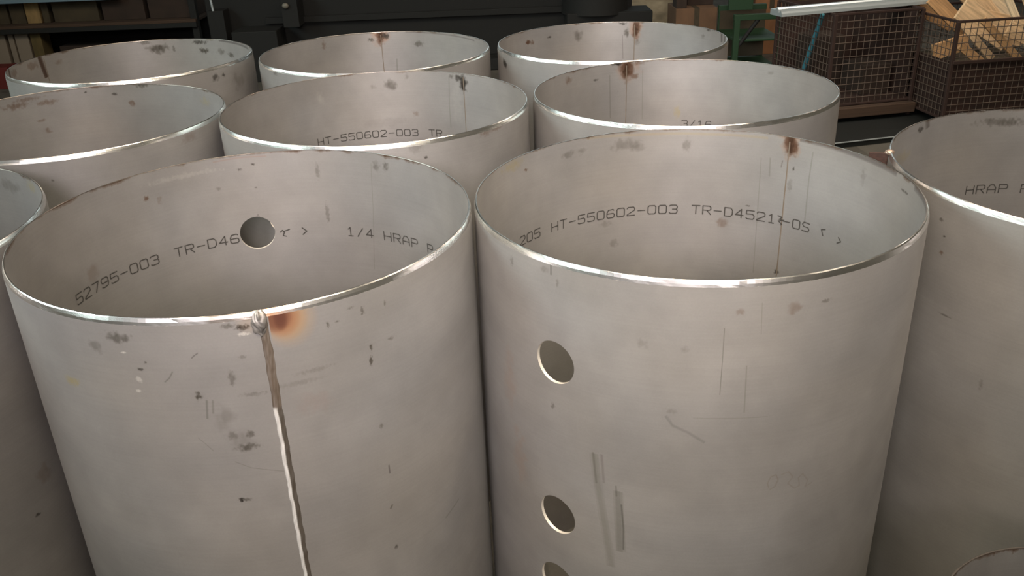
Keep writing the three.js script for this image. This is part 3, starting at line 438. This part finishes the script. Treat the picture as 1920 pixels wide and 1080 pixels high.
const blackSteel = new THREE.MeshStandardMaterial({ color: 0x0b0d0c, roughness: 0.8 });
const darkSteel = new THREE.MeshStandardMaterial({ color: 0x141818, roughness: 0.6 });  // even near-black colour of the platform plate
const green = new THREE.MeshStandardMaterial({ color: 0x17361e, roughness: 0.6 });
const galv = new THREE.MeshStandardMaterial({ color: 0xc3cfd3, roughness: 0.34, metalness: 0.6 });
const deg = THREE.MathUtils.degToRad, YAX = new THREE.Vector3(0, 1, 0);

function meshFace(u0, u1, v0, v1, pitch, map3, r) {       // crossing wires of one basket side
  const gs = [], nu = Math.round((u1 - u0) / pitch), nv = Math.round((v1 - v0) / pitch);
  for (let i = 1; i < nu; i++) { const u = u0 + (u1 - u0) * i / nu; gs.push(bar(map3(u, v0, 0), map3(u, v1, 0), r, 5)); }
  for (let j = 1; j < nv; j++) { const v = v0 + (v1 - v0) * j / nv; gs.push(bar(map3(u0, v, 1), map3(u1, v, 1), r, 5)); }
  return mergeGeometries(gs);
}
function wireBasket(label, pos, turn, W, D, Hb, foot, panel, backed) {
  const g = thing('wire_basket', label, 'basket', pos, turn);
  const r = 0.003, p = 0.05;                       // origin at the front left foot; x right, -z back
  for (const [x, z] of [[0, 0], [W, 0], [0, -D], [W, -D]]) part('corner_post', box(0.026, Hb + foot, 0.026, x, (Hb + foot) / 2, z), rustMat, g);
  for (const y of [foot, foot + Hb]) {
    for (const z of [0, -D]) part(y > foot ? 'top_rail' : 'bottom_rail', box(W, 0.018, 0.018, W / 2, y, z), rustMat, g);
    for (const x of [0, W]) part(y > foot ? 'top_rail' : 'bottom_rail', box(0.018, 0.018, D, x, y, -D / 2), rustMat, g);
  }
  const sides = [[0, W, (u, v, k) => [u, v, (k ? 2 : 0) * r]], [0, W, (u, v, k) => [u, v, -D - (k ? 2 : 0) * r]], [0, D, (u, v, k) => [-(k ? 2 : 0) * r, v, -u]], [0, D, (u, v, k) => [W + (k ? 2 : 0) * r, v, -u]]];
  for (const [a, b, f] of sides) part('wire_mesh', meshFace(a, b, foot, foot + Hb, p, f, r), wireMat, g).userData.kind = 'stuff';
  part('basket_floor', box(W - 0.03, 0.012, D - 0.03, W / 2, foot + 0.005, -D / 2), rustMat, g);
  if (backed) { part('sheet_panel', box(W - 0.04, Hb - 0.02, 0.004, W / 2, foot + Hb / 2, -D + 0.02), rustMat, g, 'added rusty sheet darkening the back'); part('sheet_panel', box(0.004, Hb - 0.02, D - 0.06, W - 0.02, foot + Hb / 2, -D / 2), rustMat, g, 'added rusty sheet darkening the side'); }  // sheets added to keep the basket interior dark
  if (panel) { part('mid_rail', box(W, 0.024, 0.012, W / 2, foot + panel, 0.014), rustMat, g); part('sheet_panel', box(W - 0.04, panel, 0.004, W / 2, foot + panel / 2, -0.014), rustMat, g, 'rusty sheet lining the lower half'); part('sheet_panel', box(0.004, panel, D - 0.04, 0.014, foot + panel / 2, -D / 2), rustMat, g, 'added rusty sheet darkening the side'); }
  return g;
}
const PY = 0.045;                                  // top of the steel platform under the baskets
{
  const g = thing('steel_platform', 'low dark steel platform under the wire baskets, bright front edge', 'platform', [2.5, 0, -6.0], deg(13));
  part('plate', box(3.6, PY, 1.9, 0.9, PY / 2, -0.955, 0.002), darkSteel, g);
  part('edge_strip', box(3.6, 0.006, 0.012, 0.9, PY - 0.0035, 0.0015, 0.001), galv, g, 'bright worn front edge');
}
{
  const p1 = onDepth(1557, 120, -6.5), foot = 0.12, W = 0.70, D = 0.85, th = deg(11);
  const b1 = wireBasket('brown wire basket with a blue strip inside, under the shiny rail', [p1[0], PY, p1[2]], th, W, D, 0.66, foot, 0, true);
  for (const x of [0.07, 0.35, 0.63]) part('skid_board', box(0.1, 0.09, 0.8, x, 0.065, -0.43, 0.006), darkWood, b1);
  part('skid_board', box(W + 0.02, 0.075, 0.08, W / 2, 0.07, 0.03, 0.006), darkWood, b1);
  const L = (x, y, z) => new THREE.Vector3(x, y, z).applyAxisAngle(YAX, th).add(new THREE.Vector3(p1[0], PY, p1[2])).toArray();
  single('plastic_strip', bar(L(0.07, 0.15, -0.56), L(0.07, 0.74, -0.30), 0.018, 8), new THREE.MeshStandardMaterial({ color: 0x468a9a, roughness: 0.5 }), 'pale blue plastic strip leaning inside the wire basket', 'strip');
  for (const [x, z, w, h2, d, m, lb] of [[0.29, -0.66, 0.26, 0.40, 0.26, 'dark', 'dark brown carton beside the blue strip in the wire basket'], [0.52, -0.34, 0.24, 0.22, 0.3, 'dark', 'low dark carton at the front of the wire basket']]) {
    const c = single('carton', box(w, h2, d, 0, h2 / 2, 0), card[m], lb, 'box', 'cartons in the wire basket'); c.position.set(...L(x, foot + 0.0115, z)); c.rotation.y = th;
  }
  // bright ribbed rail laid across the basket
  const y = PY + foot + 0.66 + 0.0095, e1 = onFloor(1466, 32, y), e2 = onFloor(1762, 5, y), dir = new THREE.Vector3(e2[0] - e1[0], 0, e2[2] - e1[2]).normalize();
  const pts = [[0, 0], [0.004, 0.02], [0.012, 0.034], [0.024, 0.040], [0.032, 0.036], [0.036, 0.024], [0.046, 0.024], [0.05, 0.046], [0.060, 0.056], [0.074, 0.058], [0.084, 0.05], [0.09, 0.04], [0.15, 0.04], [0.154, 0.0]];
  const g = new THREE.ExtrudeGeometry(new THREE.Shape(pts.map(v => new THREE.Vector2(v[0], v[1]))), { depth: 1.30, bevelEnabled: false });
  const bk = new THREE.Vector3().crossVectors(YAX, dir); g.applyMatrix4(new THREE.Matrix4().makeBasis(bk.clone(), YAX, dir));
  g.translate(e1[0], y, e1[2]); single('metal_rail', g, galv, 'long shiny grey ribbed metal rail lying across the wire basket', 'rail');
}
{
  const q2 = onDepth(1786, 110, -6.25), W = 0.95, D = 0.8, th = deg(7), b2 = wireBasket('brown wire basket full of pale wooden offcuts', [q2[0], PY, q2[2]], th, W, D, 0.68, 0.06, 0.40);
  const base = new THREE.Vector3(q2[0], PY, q2[2]), put = (o, x, y, z) => { o.position.copy(new THREE.Vector3(x, y, z).applyAxisAngle(YAX, th).add(base)); };
  const fill = single('carton', box(0.84, 0.33, 0.68, 0, 0.165, 0), card.dull, 'dull brown carton under the wooden offcuts in the wire basket', 'box'); put(fill, W / 2, 0.0715, -D / 2); fill.rotation.y = th;
  // wooden offcuts standing in layers one behind the other: x, extra lift, length, width, lean, wood
  const offs = [[0.17, 0.0, 0.24, 0.06, -0.62, 1], [0.42, 0.0, 0.46, 0.05, -0.72, 1], [0.70, 0.02, 0.44, 0.14, -0.40, 0], [0.30, 0.0, 0.40, 0.05, -0.75, 0], [0.62, 0.05, 0.52, 0.05, -0.98, 2], [0.78, 0.06, 0.50, 0.055, -1.02, 2], [0.20, 0.0, 0.28, 0.12, 0.25, 1], [0.48, 0.03, 0.50, 0.17, -0.55, 0], [0.68, 0.04, 0.38, 0.20, -0.25, 0], [0.26, 0.10, 0.46, 0.11, -0.70, 1], [0.52, 0.12, 0.60, 0.12, -0.80, 0], [0.40, 0.20, 0.62, 0.12, -0.72, 0], [0.62, 0.16, 0.54, 0.16, -0.62, 2], [0.24, 0.14, 0.40, 0.10, -0.45, 1]];
  offs.forEach(([x, up, l, w, rz, m], i) => {
    const y = 0.405 + up + l / 2 * Math.abs(Math.sin(rz)) + w / 2 * Math.cos(rz), kind = w > 0.09 ? 'broad' : 'narrow', tone = ['pale', 'brownish', 'whitish'][m];
    const o = single('wooden_offcut', box(l, w, 0.022, 0, 0, 0, 0.002), pine[m], `${kind} ${tone} wooden offcut leaning in the brown wire basket`, 'plank', 'offcuts in the wire basket');
    put(o, x, y, -0.05 - i * 0.05); o.rotation.set(0, th, rz, 'YXZ');
  });
}
{ // green trolley between the carton and the wire basket
  const z = -8.0, p = onDepth(1376, 33, z), q = onDepth(1468, 30, z), W = q[0] - p[0] + 0.02, g = thing('green_trolley', 'green steel trolley frame with diagonal brace beside the wire basket', 'trolley', [p[0], 0, z]);
  const yt = p[1];
  part('top_rail', box(W, 0.05, 0.05, W / 2, yt, 0), green, g); part('top_rail', box(W, 0.05, 0.05, W / 2, yt, -0.6), green, g);
  for (const [x, zz] of [[0.03, 0], [W - 0.03, 0], [0.03, -0.6], [W - 0.03, -0.6]]) { part('post', box(0.05, yt - 0.08, 0.05, x, (yt - 0.08) / 2 + 0.06, zz), green, g); const wh = new THREE.CylinderGeometry(0.045, 0.045, 0.03, 18); wh.rotateZ(Math.PI / 2); wh.translate(x, 0.045, zz); part('castor', wh, blackSteel, g); }
  part('brace', bar([0.06, yt - 0.24, 0.005], [W * 0.48, yt - 0.02, 0.005], 0.018, 6), blackSteel, g);
  part('shelf', box(W - 0.02, 0.02, 0.62, W / 2, yt - 0.20, -0.3), green, g); part('shelf', box(W - 0.02, 0.02, 0.62, W / 2, 0.14, -0.3), green, g);
  part('upright_plate', box(0.22, 0.34, 0.04, 0.13, yt + 0.19, -0.3), green, g);
  part('back_panel', box(W - 0.02, yt - 0.18, 0.012, W / 2, (yt + 0.14) / 2, -0.56), card.dull, g, 'olive brown panel');
  part('rail_socket', bar([W - 0.03, yt, 0.0], [W + 0.01, yt, 0], 0.033, 14), green, g);
}
function carton(px0, px1, ytop, z, d, mat, label, group) {      // stands on the floor, as wide as the pixels say
  const a = onDepth(px0, ytop, z), b = onDepth(px1, ytop, z), w = b[0] - a[0], h = Math.max(a[1], b[1]);
  const g = thing('carton', label, 'box', [(a[0] + b[0]) / 2, 0, z - d / 2], 0, group);
  part('carton_body', box(w, h, d, 0, h / 2, 0, 0.006), mat, g); part('tape', box(0.05, h * 0.3, d + 0.002, 0, h * 0.85 + 0.001, 0, 0.0005), card.dull, g); return [w, h, g];
}
{
  const [w, h, g] = carton(1268, 1346, 17, -8.7, 0.45, card.brown, 'brown cardboard carton with a dark box on top, behind the back row');
  const x = g.position.x, z = g.position.z;
  const t = single('dark_box', box(0.10, 0.3, 0.2, 0, 0.15, 0), card.dark, 'small dark box on top of the brown carton', 'box'); t.position.set(x - w / 2 + 0.055, h + 0.001, z + 0.1);
  const t2 = single('folded_cardboard', box(w * 0.64, 0.26, 0.16, 0, 0.13, 0), card.dark, 'folded dark cardboard standing on the brown carton', 'cardboard'); t2.position.set(x + 0.07, h + 0.001, z - 0.05);
  carton(1418, 1482, -20, -9.4, 0.5, card.orange, 'orange brown carton behind the green trolley'); carton(1487, 1580, -24, -9.4, 0.5, card.olive, 'olive brown carton behind the shiny rail, next to an orange brown one'); carton(1586, 1700, -26, -9.4, 0.5, card.brown, 'brown carton behind the shiny rail, beside an olive one');
}
{ // black machine bed: long low beam on block feet
  const z = -9.2, P = (x, y) => onDepth(x, y, z), l = P(388, 30)[0], r = P(1216, 30)[0], g = thing('machine_bed', 'long black machine bed behind the back row of pipes', 'machine', [l, 0, z]), W = r - l;
  const yb = P(800, 30)[1];
  part('beam', box(W - 0.1, 0.75, 0.5, W / 2 - 0.1, 0.12 + 0.375, -0.4, 0.01), blackSteel, g);
  part('base_plate', box(W, 0.12, 0.75, W / 2, 0.06, -0.3, 0.01), blackSteel, g);
  part('front_rail', box(W - 1.3, 0.06, 0.06, W / 2 - 0.1, yb, -0.12), blackSteel, g);
  const f0 = P(1060, 20)[0] - l, f1 = P(1217, 36)[0] - l, ft = P(1217, 14)[1];
  part('foot_block', box(f1 - f0, ft, 0.4, (f0 + f1) / 2, ft / 2, 0.02, 0.01), blackSteel, g);
  part('foot_block', box(0.45, 0.5, 0.4, 0.5, 0.25, 0.02, 0.01), blackSteel, g);
  const col = new THREE.CylinderGeometry(0.3, 0.34, 0.55, 28); col.translate((f0 + f1) / 2 - 0.12, ft + 0.25, -0.05); part('column', col, blackSteel, g);
  const kp = onDepth(535, 11, z + 0.16), kn = new THREE.SphereGeometry(0.028, 18, 12); kn.scale(1.2, 1, 0.7); kn.translate(kp[0] - l, kp[1], 0.16); part('knob', kn, new THREE.MeshStandardMaterial({ color: 0x6d6a60, roughness: 0.5, metalness: 0.2 }), g, 'pale round knob');
  part('knob_bracket', box(0.16, 0.3, 0.28, kp[0] - l + 0.03, kp[1] - 0.06, 0.0), blackSteel, g);
  const s = P(397, -6), e = P(403, 19); part('polished_rod', bar([s[0] - l, s[1], 0.06], [e[0] - l, e[1], 0.06], 0.012, 10), galv, g, 'thin bright rod'); part('rod_bracket', box(0.16, e[1], 0.2, e[0] - l + 0.02, e[1] / 2, -0.02), blackSteel, g);
}
{ // pale bale added for the lit floor patch behind the machine bed
  const z = -11.2, a = onDepth(1150, 20, z), b = onDepth(1292, 20, z), w = b[0] - a[0];
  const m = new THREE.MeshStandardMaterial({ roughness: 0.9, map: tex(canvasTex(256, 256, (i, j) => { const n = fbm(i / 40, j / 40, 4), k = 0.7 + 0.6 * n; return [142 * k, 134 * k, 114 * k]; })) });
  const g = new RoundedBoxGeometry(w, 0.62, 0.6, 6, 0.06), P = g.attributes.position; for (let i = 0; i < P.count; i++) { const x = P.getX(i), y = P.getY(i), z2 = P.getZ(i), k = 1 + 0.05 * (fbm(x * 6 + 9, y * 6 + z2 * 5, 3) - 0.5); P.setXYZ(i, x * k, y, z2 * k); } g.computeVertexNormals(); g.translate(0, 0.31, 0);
  const o = single('floor_stand_in', g, m, 'pale beige bale behind the end of the machine bed', 'stand_in'); o.position.set((a[0] + b[0]) / 2, 0, z - 0.3);
}
{ // storage rack at the left
  const z = -9.6, P = (x, y) => onDepth(x, y, z), x0 = P(-160, 40)[0], x1 = P(372, 40)[0], W = x1 - x0, ys = P(110, 47)[1], yt = P(100, 3)[1];
  const g = thing('storage_rack', 'dark storage rack with a pale blue upper beam and cartons', 'rack', [x0, 0, z]);
  for (const x of [0.03, W - 0.03]) for (const zz of [0, -0.7]) part('upright', box(0.07, yt + 0.6, 0.07, x, (yt + 0.6) / 2, zz), blackSteel, g);
  part('upper_beam', box(W * 0.72, 0.07, 0.06, W * 0.36 + 0.06, yt + 0.035, 0.02), new THREE.MeshStandardMaterial({ color: 0x6f8796, roughness: 0.45, metalness: 0.3 }), g, 'pale blue beam');
  part('shelf', box(W, 0.03, 0.8, W / 2, ys, -0.32), darkWood, g); part('shelf_beam', box(W, 0.05, 0.04, W / 2, ys - 0.04, 0.06), blackSteel, g);
  part('bottom_shelf', box(W, 0.03, 0.8, W / 2, 0.06, -0.32), blackSteel, g); part('back_sheet', box(W - 0.1, yt + 0.3, 0.01, W / 2, (yt + 0.3) / 2 + 0.08, -0.74), blackSteel, g);
  const xs = [[-60, 8, 'dull'], [12, 40, 'dull'], [42, 69, 'tan'], [73, 86, 'dull'], [94, 180, 'dull'], [188, 268, 'dark'], [276, 360, 'dark']];
  const lab = ['dull brown carton at the rack shelf end beside the wall', 'dull olive carton on the rack shelf beside the tan one', 'tan carton on the rack shelf, lightest of its row', 'very narrow dull carton on the rack shelf next to the tan one', 'wide dull carton in the middle of the rack shelf', 'dark carton on the rack shelf beside the wide dull one', 'dark carton at the rack shelf end nearest the machine bed'];
  xs.forEach(([a, b, m], i) => { const p = P(a, 30)[0], q = P(b, 30)[0], h = 0.3 + 0.05 * (i % 3), c = single('carton', box(q - p, h, 0.45, 0, h / 2, 0), card[m], lab[i], 'box', 'cartons on the rack shelf'); c.position.set((p + q) / 2, ys + 0.016, z - 0.3); });
  const pale = new THREE.MeshStandardMaterial({ color: 0x7a7064, roughness: 0.8 });
  const lb2 = ['pale box under the rack shelf beside the narrow upright one', 'narrow pale upright box under the rack shelf', 'broad pale box under the rack shelf', 'olive box under the rack shelf at the end of the pale ones'];
  [[-30, 6], [12, 22], [25, 50], [54, 74]].forEach(([a, b], i) => { const p = P(a, 62)[0], q = P(b, 62)[0], hb = Math.max(0.1, P(30, 54)[1] - 0.08), c = single('small_box', box(q - p, hb, 0.2, 0, hb / 2, 0), i === 3 ? card.olive : pale, lb2[i], 'box', 'boxes under the rack shelf'); c.position.set((p + q) / 2, 0.076, z - 0.1); });
  [[96, 190], [200, 300]].forEach(([a, b], i) => { const p = P(a, 62)[0], q = P(b, 62)[0], c = single('dark_box', box(q - p, 0.24, 0.4, 0, 0.12, 0), card.dark, ['dark box under the rack shelf beside the pale boxes', 'dark box under the rack shelf towards the machine bed'][i], 'box'); c.position.set((p + q) / 2, 0.076, z - 0.3); });
  const rb = single('red_bin', box(0.26, 0.22, 0.22, 0, 0.11, 0), new THREE.MeshStandardMaterial({ color: 0x5c1c1a, roughness: 0.6 }), 'dark red bin on the floor before the rack', 'bin'); rb.position.set(onDepth(-8, 95, z + 0.35)[0], 0, z + 0.35);
  const wb = single('wooden_block', box(0.13, 0.24, 0.1, 0, 0.12, 0), darkWood, 'brown wooden block standing on the floor before the rack', 'block'); wb.position.set(onDepth(72, 92, z + 0.3)[0], 0, z + 0.3);
}
renderer.render(scene, camera);
